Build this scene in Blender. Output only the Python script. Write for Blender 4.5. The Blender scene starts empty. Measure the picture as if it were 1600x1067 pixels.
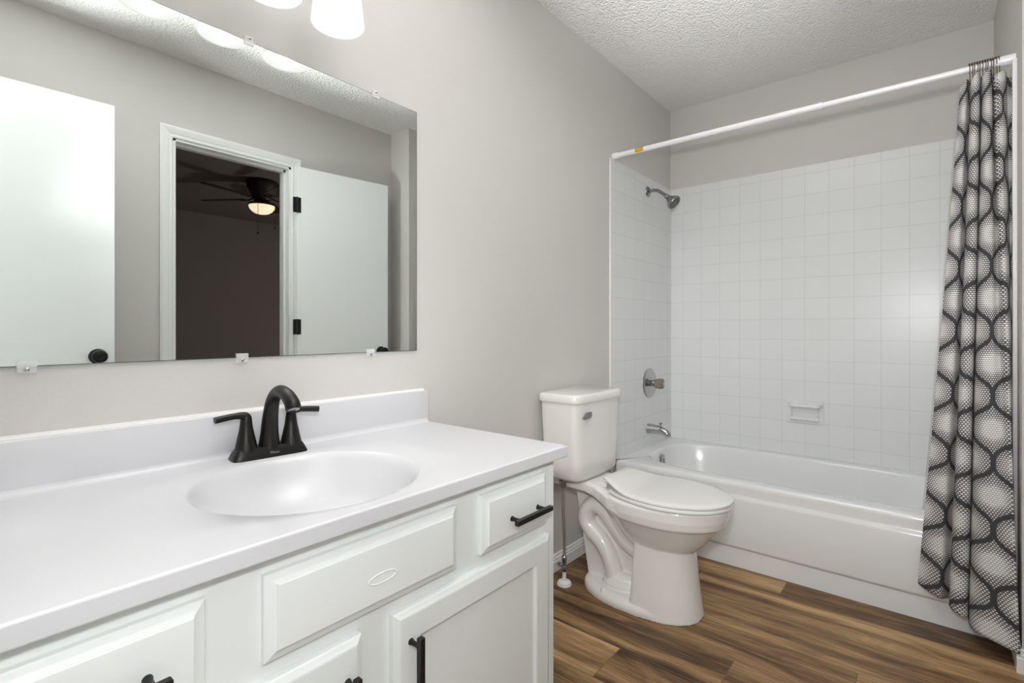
import bpy, bmesh, math, random
from math import sin, cos, pi, radians, sqrt
from mathutils import Vector, Matrix
random.seed(7)
scene = bpy.context.scene
COL = scene.collection

# ------------------------------------------------------------------ camera, world, light, exposure
CAM_Y, CAM_Z, YAW, FPX = -1.2727, 1.0585, 0.6936, 786.76
cam_data = bpy.data.cameras.new('camera')
cam_data.sensor_width = 36.0
cam_data.lens = 36.0 * FPX / 1600.0
cam_data.shift_y = -(533.5 - 514.92) / 1600.0
cam_data.clip_start = 0.01
cam = bpy.data.objects.new('camera', cam_data)
cam.location = (0.0, CAM_Y, CAM_Z)
cam.rotation_euler = (pi / 2, 0, YAW - pi / 2)
COL.objects.link(cam)
scene.camera = cam

scene.view_settings.view_transform = 'Standard'
scene.view_settings.look = 'None'
scene.view_settings.gamma = 1.0
scene.view_settings.use_curve_mapping = False
scene.view_settings.exposure = 0.1
scene.cycles.caustics_reflective = True
scene.cycles.caustics_refractive = False
scene.cycles.max_bounces = 14
scene.cycles.diffuse_bounces = 8

world = bpy.data.worlds.new('world')
scene.world = world
world.use_nodes = True
world.node_tree.nodes['Background'].inputs[0].default_value = (1.0, 1.0, 0.995, 1)
world.node_tree.nodes['Background'].inputs[1].default_value = 1.0      # daylight of the hall behind the doorway

def lamp(name, kind, loc, power, color=(1, 1, 1), size=0.05, rot=None, size_y=None, spread=None):
    d = bpy.data.lights.new(name, kind)
    d.energy = power
    d.color = color
    if kind == 'AREA':
        d.size = size
        if size_y:
            d.shape = 'RECTANGLE'; d.size_y = size_y
        if spread: d.spread = spread
    else:
        d.shadow_soft_size = size
    o = bpy.data.objects.new(name, d)
    o.location = loc
    if rot: o.rotation_euler = rot
    COL.objects.link(o)
    return o

BULB_W, GLOW = 0.5, 0.88
def flash(name, power, aim, angle, loc=(0.02, -1.25, 1.32), blend=0.8, size=0.05):
    """one head of the photographer's flash, standing at the camera"""
    o = lamp(name, 'SPOT', loc, power, (0.985, 1.0, 1.005), size)
    o.data.spot_size = radians(angle); o.data.spot_blend = blend
    o.rotation_euler = (Vector(aim) - Vector(loc)).to_track_quat('-Z', 'Y').to_euler()
flash('flash_direct', 52.0, (3.1, -0.65, 1.75), 66, (0.02, CAM_Y, 1.27), 1.0, 0.06)     # straight at the tub alcove
flash('flash_low', 44.0, (3.1, -0.65, 0.45), 60, (0.02, CAM_Y, 1.27), 1.0, 0.06)          # at the toilet and the apron
flash('flash_side', 19.0, (0.62, -0.53, 0.45), 96, (0.02, CAM_Y, 1.27), 0.7, 0.05)       # spill on the cabinet fronts
flash('flash_wall', 33.0, (1.5, 0.0, 1.1), 60, (0.02, CAM_Y, 1.27), 1.0, 0.05)           # on the long painted wall
flash('flash_bounce_near', 665.0, (0.85, -0.76, 2.44), 36)                            # the rest is bounced off the ceiling
flash('flash_bounce_mid', 220.0, (1.30, -0.82, 2.44), 44)
flash('flash_bounce_wide', 195.0, (0.25, -0.9, 2.44), 75, blend=0.9)
flash('flash_bounce_far', 36.0, (1.9, -1.2, 2.44), 60, blend=0.9)

# ------------------------------------------------------------------ materials
def nodes_of(name):
    m = bpy.data.materials.new(name)
    m.use_nodes = True
    nt = m.node_tree
    return m, nt, nt.nodes['Principled BSDF']

def mat(name, color, rough=0.5, metal=0.0, coat=0.0, bump=None, var=None, **kw):
    """procedural principled material; bump=(scale, strength, distance, detail); var=(scale, amount) gentle colour mottling"""
    m, nt, b = nodes_of(name)
    b.inputs['Base Color'].default_value = (*color, 1)
    b.inputs['Roughness'].default_value = rough
    b.inputs['Metallic'].default_value = metal
    if coat:
        b.inputs['Coat Weight'].default_value = coat
        b.inputs['Coat Roughness'].default_value = 0.06
    for k, v in kw.items():
        b.inputs[k.replace('_', ' ')].default_value = v
    tc = nt.nodes.new('ShaderNodeTexCoord')
    if bump:
        n = nt.nodes.new('ShaderNodeTexNoise')
        n.inputs['Scale'].default_value = bump[0]
        n.inputs['Detail'].default_value = bump[3] if len(bump) > 3 else 2.0
        bp = nt.nodes.new('ShaderNodeBump')
        bp.inputs['Strength'].default_value = bump[1]
        bp.inputs['Distance'].default_value = bump[2]
        nt.links.new(tc.outputs['Object'], n.inputs['Vector'])
        nt.links.new(n.outputs['Fac'], bp.inputs['Height'])
        nt.links.new(bp.outputs['Normal'], b.inputs['Normal'])
    if var:
        n2 = nt.nodes.new('ShaderNodeTexNoise')
        n2.inputs['Scale'].default_value = var[0]
        mp = nt.nodes.new('ShaderNodeMapRange')
        mp.inputs['To Min'].default_value = 1 - var[1]
        mp.inputs['To Max'].default_value = 1 + var[1]
        mx = nt.nodes.new('ShaderNodeMix'); mx.data_type = 'RGBA'; mx.blend_type = 'MULTIPLY'
        mx.inputs['Factor'].default_value = 1
        mx.inputs[6].default_value = (*color, 1)
        nt.links.new(tc.outputs['Object'], n2.inputs['Vector'])
        nt.links.new(n2.outputs['Fac'], mp.inputs['Value'])
        nt.links.new(mp.outputs['Result'], mx.inputs[7])
        nt.links.new(mx.outputs[2], b.inputs['Base Color'])
    return m

M = {}
M['paint'] = mat('wall_paint', (0.60, 0.58, 0.557), 0.75, bump=(140, 0.25, 0.002), var=(1.5, 0.02))
M['trim'] = mat('trim_white', (0.80, 0.81, 0.80), 0.35, bump=(60, 0.05, 0.001))
M['door'] = mat('door_white', (0.86, 0.885, 0.88), 0.45, bump=(40, 0.08, 0.001))
M['cabinet'] = mat('cabinet_paint', (0.80, 0.825, 0.815), 0.38, bump=(70, 0.12, 0.0012), var=(6, 0.012))
M['kick'] = mat('toe_kick_dark', (0.25, 0.24, 0.23), 0.6)
M['counter'] = mat('cultured_marble', (0.635, 0.635, 0.657), 0.25, coat=0.12, var=(3, 0.012))
M['ceramic'] = mat('vitreous_china', (0.77, 0.75, 0.725), 0.12, coat=0.6, var=(4, 0.01))
M['seat'] = mat('seat_plastic', (0.75, 0.74, 0.72), 0.22, coat=0.2)
M['tub'] = mat('tub_enamel', (0.77, 0.775, 0.775), 0.14, coat=0.5, bump=(4, 0.03, 0.01))
M['dish'] = mat('soap_dish_glaze', (0.74, 0.75, 0.745), 0.1, coat=0.6)
M['bronze'] = mat('dark_bronze', (0.013, 0.0115, 0.011), 0.36, 0.4, bump=(300, 0.05, 0.0005))
M['black'] = mat('black_metal', (0.012, 0.012, 0.012), 0.35, 0.4)
M['chrome'] = mat('chrome', (0.50, 0.50, 0.51), 0.09, 1.0)
M['dull_chrome'] = mat('worn_chrome', (0.34, 0.34, 0.35), 0.18, 1.0)
M['braid'] = mat('braided_steel', (0.45, 0.42, 0.37), 0.35, 0.9, bump=(900, 0.6, 0.001))
M['brass'] = mat('aged_bronze_hook', (0.16, 0.085, 0.05), 0.35, 0.9)
M['white_plastic'] = mat('white_plastic', (0.82, 0.82, 0.81), 0.35)
M['rod'] = mat('rod_white_enamel', (0.86, 0.86, 0.88), 0.25, coat=0.3)
M['sticker'] = mat('amber_sticker', (0.62, 0.36, 0.03), 0.5)
M['liner'] = mat('vinyl_liner', (0.80, 0.80, 0.80), 0.4, Alpha=0.4)
M['smoked'] = mat('acrylic_knob', (0.42, 0.36, 0.32), 0.08, 0.0, Transmission_Weight=0.75, IOR=1.45)
M['clear'] = mat('clear_clip_plastic', (0.97, 0.97, 0.97), 0.04, 0.0, Alpha=0.3)
M['caulk'] = mat('white_caulk', (0.75, 0.75, 0.74), 0.5)
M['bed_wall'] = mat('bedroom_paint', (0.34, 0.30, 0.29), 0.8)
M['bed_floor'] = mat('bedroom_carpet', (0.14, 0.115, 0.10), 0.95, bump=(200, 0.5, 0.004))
M['fan_dark'] = mat('fan_dark_wood', (0.035, 0.025, 0.022), 0.5, bump=(30, 0.1, 0.001))

def glow(name, color, strength, base=(0.9, 0.9, 0.88)):
    m, nt, b = nodes_of(name)
    b.inputs['Base Color'].default_value = (*base, 1)
    b.inputs['Roughness'].default_value = 0.3
    b.inputs['Emission Color'].default_value = (*color, 1)
    b.inputs['Emission Strength'].default_value = strength
    tc = nt.nodes.new('ShaderNodeTexCoord'); n = nt.nodes.new('ShaderNodeTexNoise')
    n.inputs['Scale'].default_value = 8
    bp = nt.nodes.new('ShaderNodeBump'); bp.inputs['Strength'].default_value = 0.02
    nt.links.new(tc.outputs['Object'], n.inputs['Vector']); nt.links.new(n.outputs['Fac'], bp.inputs['Height'])
    nt.links.new(bp.outputs['Normal'], b.inputs['Normal'])
    return m
M['shade'] = glow('frosted_shade_lit', (1.0, 0.99, 0.965), GLOW, (0.05, 0.05, 0.05))
M['bulb'] = glow('bulb_lit', (1.0, 0.98, 0.94), 8.0)
M['bowl'] = glow('fan_bowl_lit', (1.0, 0.82, 0.56), 1.05, (0.85, 0.75, 0.6))

def mirror_mat():
    m, nt, b = nodes_of('mirror_silver')
    b.inputs['Base Color'].default_value = (0.80, 0.835, 0.815, 1)
    b.inputs['Metallic'].default_value = 1.0
    b.inputs['Roughness'].default_value = 0.0
    return m
M['mirror'] = mirror_mat()
M['mirror_edge'] = mat('mirror_edge_glass', (0.10, 0.13, 0.12), 0.15)

def ceiling_mat():
    m, nt, b = nodes_of('knockdown_ceiling')
    b.inputs['Base Color'].default_value = (0.80, 0.79, 0.775, 1)
    b.inputs['Roughness'].default_value = 0.9
    tc = nt.nodes.new('ShaderNodeTexCoord')
    n1 = nt.nodes.new('ShaderNodeTexNoise'); n1.inputs['Scale'].default_value = 120; n1.inputs['Detail'].default_value = 2
    v = nt.nodes.new('ShaderNodeTexVoronoi'); v.inputs['Scale'].default_value = 95
    mx = nt.nodes.new('ShaderNodeMath'); mx.operation = 'SUBTRACT'
    bp = nt.nodes.new('ShaderNodeBump'); bp.inputs['Strength'].default_value = 0.65; bp.inputs['Distance'].default_value = 0.008
    nt.links.new(tc.outputs['Object'], n1.inputs['Vector'])
    nt.links.new(tc.outputs['Object'], v.inputs['Vector'])
    nt.links.new(n1.outputs['Fac'], mx.inputs[0]); nt.links.new(v.outputs['Distance'], mx.inputs[1])
    nt.links.new(mx.outputs[0], bp.inputs['Height'])
    nt.links.new(bp.outputs['Normal'], b.inputs['Normal'])
    return m
M['ceiling'] = ceiling_mat()

def tile_mat(name, axis, off_u):
    """square glazed tiles laid in a plain grid on a vertical wall; axis = the world axis that runs along the wall"""
    m, nt, b = nodes_of(name)
    b.inputs['Roughness'].default_value = 0.27
    b.inputs['Specular IOR Level'].default_value = 0.28
    tc = nt.nodes.new('ShaderNodeTexCoord')
    sp = nt.nodes.new('ShaderNodeSeparateXYZ')
    cb = nt.nodes.new('ShaderNodeCombineXYZ')
    au = nt.nodes.new('ShaderNodeMath'); au.operation = 'ADD'; au.inputs[1].default_value = off_u
    av = nt.nodes.new('ShaderNodeMath'); av.operation = 'ADD'; av.inputs[1].default_value = -1.8968 + 20 * 0.1117
    nt.links.new(tc.outputs['Object'], sp.inputs[0])
    nt.links.new(sp.outputs[axis], au.inputs[0]); nt.links.new(sp.outputs[2], av.inputs[0])
    nt.links.new(au.outputs[0], cb.inputs[0]); nt.links.new(av.outputs[0], cb.inputs[1])
    br = nt.nodes.new('ShaderNodeTexBrick')
    br.offset = 0.0; br.squash = 1.0
    br.inputs['Color1'].default_value = (0.745, 0.755, 0.75, 1)
    br.inputs['Color2'].default_value = (0.73, 0.74, 0.735, 1)
    br.inputs['Mortar'].default_value = (0.63, 0.635, 0.625, 1)
    br.inputs['Scale'].default_value = 1.0
    br.inputs['Mortar Size'].default_value = 0.0014
    br.inputs['Mortar Smooth'].default_value = 0.2
    br.inputs['Bias'].default_value = 0.0
    br.inputs['Brick Width'].default_value = 0.111
    br.inputs['Row Height'].default_value = 0.1117
    nt.links.new(cb.outputs[0], br.inputs['Vector'])
    nt.links.new(br.outputs['Color'], b.inputs['Base Color'])
    inv = nt.nodes.new('ShaderNodeMath'); inv.operation = 'SUBTRACT'; inv.inputs[0].default_value = 1
    nt.links.new(br.outputs['Fac'], inv.inputs[1])
    no = nt.nodes.new('ShaderNodeTexNoise'); no.inputs['Scale'].default_value = 9
    nt.links.new(tc.outputs['Object'], no.inputs['Vector'])
    ad = nt.nodes.new('ShaderNodeMath'); ad.operation = 'MULTIPLY_ADD'; ad.inputs[1].default_value = 0.6
    nt.links.new(no.outputs['Fac'], ad.inputs[0]); nt.links.new(inv.outputs[0], ad.inputs[2])
    bp = nt.nodes.new('ShaderNodeBump'); bp.inputs['Strength'].default_value = 0.35; bp.inputs['Distance'].default_value = 0.0015
    nt.links.new(ad.outputs[0], bp.inputs['Height'])
    nt.links.new(bp.outputs['Normal'], b.inputs['Normal'])
    nt.links.new(bp.outputs['Normal'], b.inputs['Coat Normal'])
    return m
M['tile_y'] = tile_mat('glazed_tile_long_wall', 1, 0.0844 + 40 * 0.111)
M['tile_x'] = tile_mat('glazed_tile_end_wall', 0, -2.37 + 40 * 0.111)

def floor_mat():
    m, nt, b = nodes_of('wood_planks')
    b.inputs['Roughness'].default_value = 0.46
    b.inputs['Specular IOR Level'].default_value = 0.3
    N, L = nt.nodes, nt.links
    def mth(op, a, bb=None, c=None):
        n = N.new('ShaderNodeMath'); n.operation = op
        for i, x in enumerate((a, bb, c)):
            if x is None: continue
            if isinstance(x, (int, float)): n.inputs[i].default_value = x
            else: L.new(x, n.inputs[i])
        return n.outputs[0]
    tc = N.new('ShaderNodeTexCoord'); sp = N.new('ShaderNodeSeparateXYZ')
    L.new(tc.outputs['Object'], sp.inputs[0])
    X, Y = sp.outputs[0], sp.outputs[1]
    W, LEN = 0.178, 1.22
    u = mth('DIVIDE', mth('SUBTRACT', X, 1.872), W)
    k = mth('FLOOR', u)
    fu = mth('SUBTRACT', u, k)
    yo = mth('ADD', mth('MULTIPLY', k, 0.31), 1.41)
    v = mth('DIVIDE', mth('ADD', Y, yo), LEN)
    r = mth('FLOOR', v)
    fv = mth('SUBTRACT', v, r)
    du = mth('MULTIPLY', mth('MINIMUM', fu, mth('SUBTRACT', 1.0, fu)), W)
    dv = mth('MULTIPLY', mth('MINIMUM', fv, mth('SUBTRACT', 1.0, fv)), LEN)
    edge = mth('MINIMUM', du, dv)
    seam = N.new('ShaderNodeMapRange'); seam.inputs['From Min'].default_value = 0.0006; seam.inputs['From Max'].default_value = 0.0022
    L.new(edge, seam.inputs['Value'])
    idn = N.new('ShaderNodeTexWhiteNoise'); idn.noise_dimensions = '2D'
    cid = N.new('ShaderNodeCombineXYZ'); L.new(k, cid.inputs[0]); L.new(r, cid.inputs[1])
    L.new(cid.outputs[0], idn.inputs['Vector'])
    rnd = idn.outputs['Value']
    # grain coordinates: stretched along the plank, shifted per plank, wobbling round knots
    cg = N.new('ShaderNodeCombineXYZ')
    wob = N.new('ShaderNodeTexNoise'); wob.inputs['Scale'].default_value = 1.0; wob.inputs['Detail'].default_value = 2
    cw = N.new('ShaderNodeCombineXYZ')
    L.new(mth('MULTIPLY', X, 7.0), cw.inputs[0]); L.new(mth('MULTIPLY', Y, 2.4), cw.inputs[1]); L.new(mth('MULTIPLY', rnd, 37.0), cw.inputs[2])
    L.new(cw.outputs[0], wob.inputs['Vector'])
    gx = mth('ADD', mth('MULTIPLY', X, 26.0), mth('MULTIPLY', wob.outputs['Fac'], 5.0))
    L.new(gx, cg.inputs[0]); L.new(mth('MULTIPLY', Y, 2.2), cg.inputs[1]); L.new(mth('MULTIPLY', rnd, 91.0), cg.inputs[2])
    g = N.new('ShaderNodeTexNoise'); g.inputs['Scale'].default_value = 1.0; g.inputs['Detail'].default_value = 7; g.inputs['Roughness'].default_value = 0.68
    L.new(cg.outputs[0], g.inputs['Vector'])
    cf = N.new('ShaderNodeCombineXYZ')
    L.new(mth('MULTIPLY', X, 190.0), cf.inputs[0]); L.new(mth('MULTIPLY', Y, 7.0), cf.inputs[1]); L.new(mth('MULTIPLY', rnd, 11.0), cf.inputs[2])
    fine = N.new('ShaderNodeTexNoise'); fine.inputs['Scale'].default_value = 1.0; fine.inputs['Detail'].default_value = 3
    L.new(cf.outputs[0], fine.inputs['Vector'])
    # broad pale sapwood streaks
    cs = N.new('ShaderNodeCombineXYZ')
    L.new(mth('MULTIPLY', X, 12.0), cs.inputs[0]); L.new(mth('MULTIPLY', Y, 0.55), cs.inputs[1]); L.new(mth('MULTIPLY', rnd, 53.0), cs.inputs[2])
    sap = N.new('ShaderNodeTexNoise'); sap.inputs['Scale'].default_value = 1.0; sap.inputs['Detail'].default_value = 2
    L.new(cs.outputs[0], sap.inputs['Vector'])
    t = mth('ADD', mth('MULTIPLY', g.outputs['Fac'], 0.60), mth('MULTIPLY', sap.outputs['Fac'], 0.85))
    t = mth('ADD', t, mth('MULTIPLY', mth('SUBTRACT', fine.outputs['Fac'], 0.5), 0.34))
    t = mth('ADD', t, mth('MULTIPLY', mth('SUBTRACT', rnd, 0.5), 0.14))
    t = mth('MULTIPLY_ADD', t, 1.30, -0.425)
    rp = N.new('ShaderNodeValToRGB'); cr = rp.color_ramp
    cr.elements[0].position = 0.24; cr.elements[0].color = (0.040, 0.020, 0.009, 1)
    cr.elements[1].position = 0.80; cr.elements[1].color = (0.52, 0.335, 0.17, 1)
    for p, c in ((0.38, (0.115, 0.060, 0.026, 1)), (0.50, (0.205, 0.118, 0.053, 1)), (0.62, (0.31, 0.185, 0.088, 1))):
        e = cr.elements.new(p); e.color = c
    L.new(t, rp.inputs['Fac'])
    # knots
    ck = N.new('ShaderNodeCombineXYZ')
    L.new(mth('MULTIPLY', X, 5.6), ck.inputs[0]); L.new(mth('MULTIPLY', Y, 2.3), ck.inputs[1]); L.new(mth('MULTIPLY', rnd, 5.0), ck.inputs[2])
    vk = N.new('ShaderNodeTexVoronoi'); vk.inputs['Scale'].default_value = 1.0
    L.new(ck.outputs[0], vk.inputs['Vector'])
    km = N.new('ShaderNodeMapRange'); km.inputs['From Min'].default_value = 0.04; km.inputs['From Max'].default_value = 0.24
    km.inputs['To Min'].default_value = 0.25; km.inputs['To Max'].default_value = 1.0
    L.new(vk.outputs['Distance'], km.inputs['Value'])
    mk = N.new('ShaderNodeMix'); mk.data_type = 'RGBA'; mk.blend_type = 'MULTIPLY'; mk.inputs['Factor'].default_value = 1
    L.new(rp.outputs['Color'], mk.inputs[6]); L.new(km.outputs['Result'], mk.inputs[7])
    ms = N.new('ShaderNodeMix'); ms.data_type = 'RGBA'
    L.new(seam.outputs['Result'], ms.inputs['Factor'])
    ms.inputs[6].default_value = (0.16, 0.095, 0.05, 1)
    L.new(mk.outputs[2], ms.inputs[7])
    L.new(ms.outputs[2], b.inputs['Base Color'])
    hs = mth('ADD', mth('MULTIPLY', g.outputs['Fac'], 0.4), seam.outputs['Result'])
    bp = N.new('ShaderNodeBump'); bp.inputs['Strength'].default_value = 0.3; bp.inputs['Distance'].default_value = 0.001
    L.new(hs, bp.inputs['Height']); L.new(bp.outputs['Normal'], b.inputs['Normal'])
    return m
M['floor'] = floor_mat()

def curtain_mat():
    """charcoal ogee lattice over a snakeskin of pale dots, laid out in the cloth's own metres (UV)"""
    m, nt, b = nodes_of('ogee_snakeskin_cloth')
    b.inputs['Roughness'].default_value = 0.85
    N, L = nt.nodes, nt.links
    def mth(op, a, bb=None, c=None):
        n = N.new('ShaderNodeMath'); n.operation = op
        for i, x in enumerate((a, bb, c)):
            if x is None: continue
            if isinstance(x, (int, float)): n.inputs[i].default_value = x
            else: L.new(x, n.inputs[i])
        return n.outputs[0]
    uv = N.new('ShaderNodeUVMap'); uv.uv_map = 'UVMap'
    sp = N.new('ShaderNodeSeparateXYZ'); L.new(uv.outputs[0], sp.inputs[0])
    U, V = sp.outputs[0], sp.outputs[1]
    CW, CH = 0.105, 0.215          # half the cell pitch, ogee height
    ph = mth('MULTIPLY', V, 2 * pi / CH)
    wave = mth('ADD', mth('MULTIPLY', mth('COSINE', ph), 0.525), mth('MULTIPLY', mth('COSINE', mth('MULTIPLY', ph, 3.0)), -0.050))
    x = mth('DIVIDE', U, CW)
    def dist_to(sign, shift):
        # curves x = 2k + shift + sign*wave
        a = mth('SUBTRACT', mth('SUBTRACT', x, shift), mth('MULTIPLY', wave, sign))
        h = mth('MULTIPLY', a, 0.5)
        fr = mth('SUBTRACT', h, mth('FLOOR', mth('ADD', h, 0.5)))
        return mth('MULTIPLY', mth('ABSOLUTE', fr), 2 * CW)
    d = mth('MINIMUM', dist_to(1.0, 0.0), dist_to(-1.0, 1.0))
    # true distance ~ d * cos(slope)
    sl = mth('MULTIPLY', mth('SUBTRACT', mth('MULTIPLY', mth('SINE', ph), 0.525), mth('MULTIPLY', mth('SINE', mth('MULTIPLY', ph, 3.0)), 0.15)), CW * 2 * pi / CH)
    dn = mth('DIVIDE', d, mth('SQRT', mth('ADD', 1.0, mth('MULTIPLY', sl, sl))))
    line = N.new('ShaderNodeMapRange'); line.inputs['From Min'].default_value = 0.0070; line.inputs['From Max'].default_value = 0.0080
    L.new(dn, line.inputs['Value'])
    # dots: staggered rows, small beside the lattice and big in the middle of a cell
    PX, PY = 0.0112, 0.0068
    row = mth('FLOOR', mth('DIVIDE', V, PY))
    odd = mth('MULTIPLY', mth('FLOORED_MODULO', row, 2.0), 0.5)
    fx = mth('FRACT', mth('ADD', mth('ADD', mth('DIVIDE', U, PX), 100.0), odd))
    fy = mth('FRACT', mth('ADD', mth('DIVIDE', V, PY), 100.0))
    ax = mth('SUBTRACT', fx, 0.5)
    ay = mth('SUBTRACT', fy, 0.5)
    rr = mth('SQRT', mth('ADD', mth('MULTIPLY', ax, ax), mth('MULTIPLY', ay, ay)))
    rad = N.new('ShaderNodeMapRange'); rad.inputs['From Min'].default_value = 0.006; rad.inputs['From Max'].default_value = 0.07
    rad.inputs['To Min'].default_value = 0.27; rad.inputs['To Max'].default_value = 0.49
    L.new(dn, rad.inputs['Value'])
    dot = N.new('ShaderNodeMapRange'); dot.inputs['From Min'].default_value = -0.06; dot.inputs['From Max'].default_value = 0.06
    L.new(mth('SUBTRACT', rad.outputs['Result'], rr), dot.inputs['Value'])
    c1 = N.new('ShaderNodeMix'); c1.data_type = 'RGBA'
    c1.inputs[6].default_value = (0.085, 0.082, 0.088, 1); c1.inputs[7].default_value = (0.74, 0.725, 0.71, 1)
    L.new(dot.outputs['Result'], c1.inputs['Factor'])
    c2 = N.new('ShaderNodeMix'); c2.data_type = 'RGBA'
    c2.inputs[6].default_value = (0.040, 0.041, 0.048, 1)
    L.new(line.outputs['Result'], c2.inputs['Factor']); L.new(c1.outputs[2], c2.inputs[7])
    L.new(c2.outputs[2], b.inputs['Base Color'])
    return m
M['curtain'] = curtain_mat()

# ------------------------------------------------------------------ mesh helpers
def finish(bm, smooth=40):
    bmesh.ops.recalc_face_normals(bm, faces=bm.faces)
    return smooth

def obj(name, bm, material, parent=None, smooth=40, local=False, keep_normals=False):
    if not keep_normals:
        bmesh.ops.recalc_face_normals(bm, faces=bm.faces)
    if parent is not None and not local:
        w = Vector((0, 0, 0)); p = parent
        while p is not None:
            w += p.location; p = p.parent
        bmesh.ops.translate(bm, verts=bm.verts, vec=-w)
    me = bpy.data.meshes.new(name)
    bm.to_mesh(me); bm.free()
    if smooth:
        for p in me.polygons: p.use_smooth = True
        me.set_sharp_from_angle(angle=radians(smooth))
    mats = material if isinstance(material, (list, tuple)) else [material]
    for mm in mats: me.materials.append(mm)
    o = bpy.data.objects.new(name, me)
    COL.objects.link(o)
    if parent is not None: o.parent = parent
    return o

def tag(o, label=None, cat=None, group=None, kind=None):
    if label: o['label'] = label
    if cat: o['category'] = cat
    if group: o['group'] = group
    if kind: o['kind'] = kind
    return o

def thing(name, label, cat, loc=(0, 0, 0), group=None):
    o = bpy.data.objects.new(name, None)
    o.empty_display_size = 0.05
    o.location = loc
    COL.objects.link(o)
    return tag(o, label, cat, group)

def B(): return bmesh.new()

def box(bm, x0, x1, y0, y1, z0, z1, bev=0.0, seg=2):
    vs = [bm.verts.new((x, y, z)) for x in (x0, x1) for y in (y0, y1) for z in (z0, z1)]
    fs = []
    for q in ((0, 1, 3, 2), (4, 6, 7, 5), (0, 4, 5, 1), (2, 3, 7, 6), (0, 2, 6, 4), (1, 5, 7, 3)):
        fs.append(bm.faces.new([vs[i] for i in q]))
    if bev > 0:
        es = list({e for f in fs for e in f.edges})
        bmesh.ops.bevel(bm, geom=es, offset=bev, segments=seg, affect='EDGES', profile=0.5)
    return bm

def loft(bm, rings, cap0=True, cap1=True, closed=True):
    R = [[bm.verts.new(p) for p in r] for r in rings]
    n = len(R[0])
    for a, b in zip(R, R[1:]):
        for i in range(n if closed else n - 1):
            j = (i + 1) % n
            bm.faces.new((a[i], a[j], b[j], b[i]))
    if cap0: bm.faces.new(list(reversed(R[0])))
    if cap1: bm.faces.new(R[-1])
    return R

def frame_for(d):
    d = d.normalized()
    up = Vector((0, 0, 1)) if abs(d.z) < 0.95 else Vector((1, 0, 0))
    a = d.cross(up).normalized()
    return a, d.cross(a).normalized()

def tube(bm, pts, rad, n=16, caps=True, squash=1.0):
    pts = [Vector(p) for p in pts]
    if not hasattr(rad, '__len__'): rad = [rad] * len(pts)
    rings = []
    a = None
    for i, p in enumerate(pts):
        d = (pts[min(i + 1, len(pts) - 1)] - pts[max(i - 1, 0)]).normalized()
        if a is None: a, b = frame_for(d)
        else:
            a = (a - d * a.dot(d)).normalized(); b = d.cross(a).normalized()
        rings.append([p + (a * cos(2 * pi * k / n) + b * sin(2 * pi * k / n) * squash) * rad[i] for k in range(n)])
    loft(bm, rings, caps, caps)
    return bm

def spline(pts, per=8):
    pts = [Vector(p) for p in pts]
    out = []
    for i in range(len(pts) - 1):
        p0 = pts[max(i - 1, 0)]; p1 = pts[i]; p2 = pts[i + 1]; p3 = pts[min(i + 2, len(pts) - 1)]
        for s in range(per):
            t = s / per
            out.append(0.5 * ((2 * p1) + (p2 - p0) * t + (2 * p0 - 5 * p1 + 4 * p2 - p3) * t * t + (3 * p1 - p0 - 3 * p2 + p3) * t ** 3))
    out.append(pts[-1])
    return out

def lathe(bm, prof, origin=(0, 0, 0), axis=(0, 0, 1), n=32, caps=True):
    o = Vector(origin); ax = Vector(axis).normalized(); a, b = frame_for(ax)
    rings = [[o + ax * h + (a * cos(2 * pi * k / n) + b * sin(2 * pi * k / n)) * max(r, 1e-5) for k in range(n)] for r, h in prof]
    loft(bm, rings, caps, caps)
    return bm

def rect_panel(bm, x0, x1, z0, z1, yb, prof):
    """raised or recessed panel facing -y: prof = [(inset, height above yb), ...]"""
    rings = []
    for ins, h in prof:
        y = yb - h
        rings.append([(x0 + ins, y, z0 + ins), (x1 - ins, y, z0 + ins), (x1 - ins, y, z1 - ins), (x0 + ins, y, z1 - ins)])
    loft(bm, rings)
    return bm

def prism(bm, poly, axis, a0, a1):
    """extrude a 2-D polygon along a world axis; the polygon gives the other two coordinates in order"""
    def P(p, a):
        if axis == 0: return (a, p[0], p[1])
        if axis == 1: return (p[0], a, p[1])
        return (p[0], p[1], a)
    loft(bm, [[P(p, a0) for p in poly], [P(p, a1) for p in poly]])
    return bm

# ------------------------------------------------------------------ measurements of the room
XW, XE = -0.04, 3.107          # west and east inner faces
YN, YS = 0.0, -1.688           # mirror wall and opposite wall
YA, XP = -1.49, 2.204          # alcove end wall, end of the partition
ZC = 2.44
T = 0.115
XT = 2.3106                    # where the tile starts
TILE_TOP = 1.9415

# ------------------------------------------------------------------ setting
def struct(name, bm, m, parent=None, smooth=None):
    o = obj(name, bm, m, parent, smooth=smooth)
    if parent is None: o['kind'] = 'structure'
    return o

b = B(); box(b, XW - T, XE + T, YS - T, YN + T, -0.08, 0.0); struct('floor', b, M['floor'])
b = B(); box(b, XW - T, XE + T, YS - T, YN + T, ZC, ZC + 0.08); struct('ceiling', b, M['ceiling'])
b = B(); box(b, XW - T, XE + T, YN, YN + T, 0, ZC); struct('wall_north', b, M['paint'])
b = B(); box(b, XE, XE + T, YA - T, YN, 0, ZC); struct('wall_east', b, M['paint'])
# opposite wall with the doorway to the bedroom
DX0, DX1, DZ = 0.857, 1.479, 2.035
b = B()
box(b, XW - T, DX0, YS - T, YS, 0, ZC); box(b, DX1, XP, YS - T, YS, 0, ZC); box(b, DX0, DX1, YS - T, YS, DZ, ZC)
struct('wall_south', b, M['paint'])
b = B(); box(b, XP, XE, YS - T, YA, 0, ZC); struct('wall_alcove', b, M['paint'])
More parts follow.
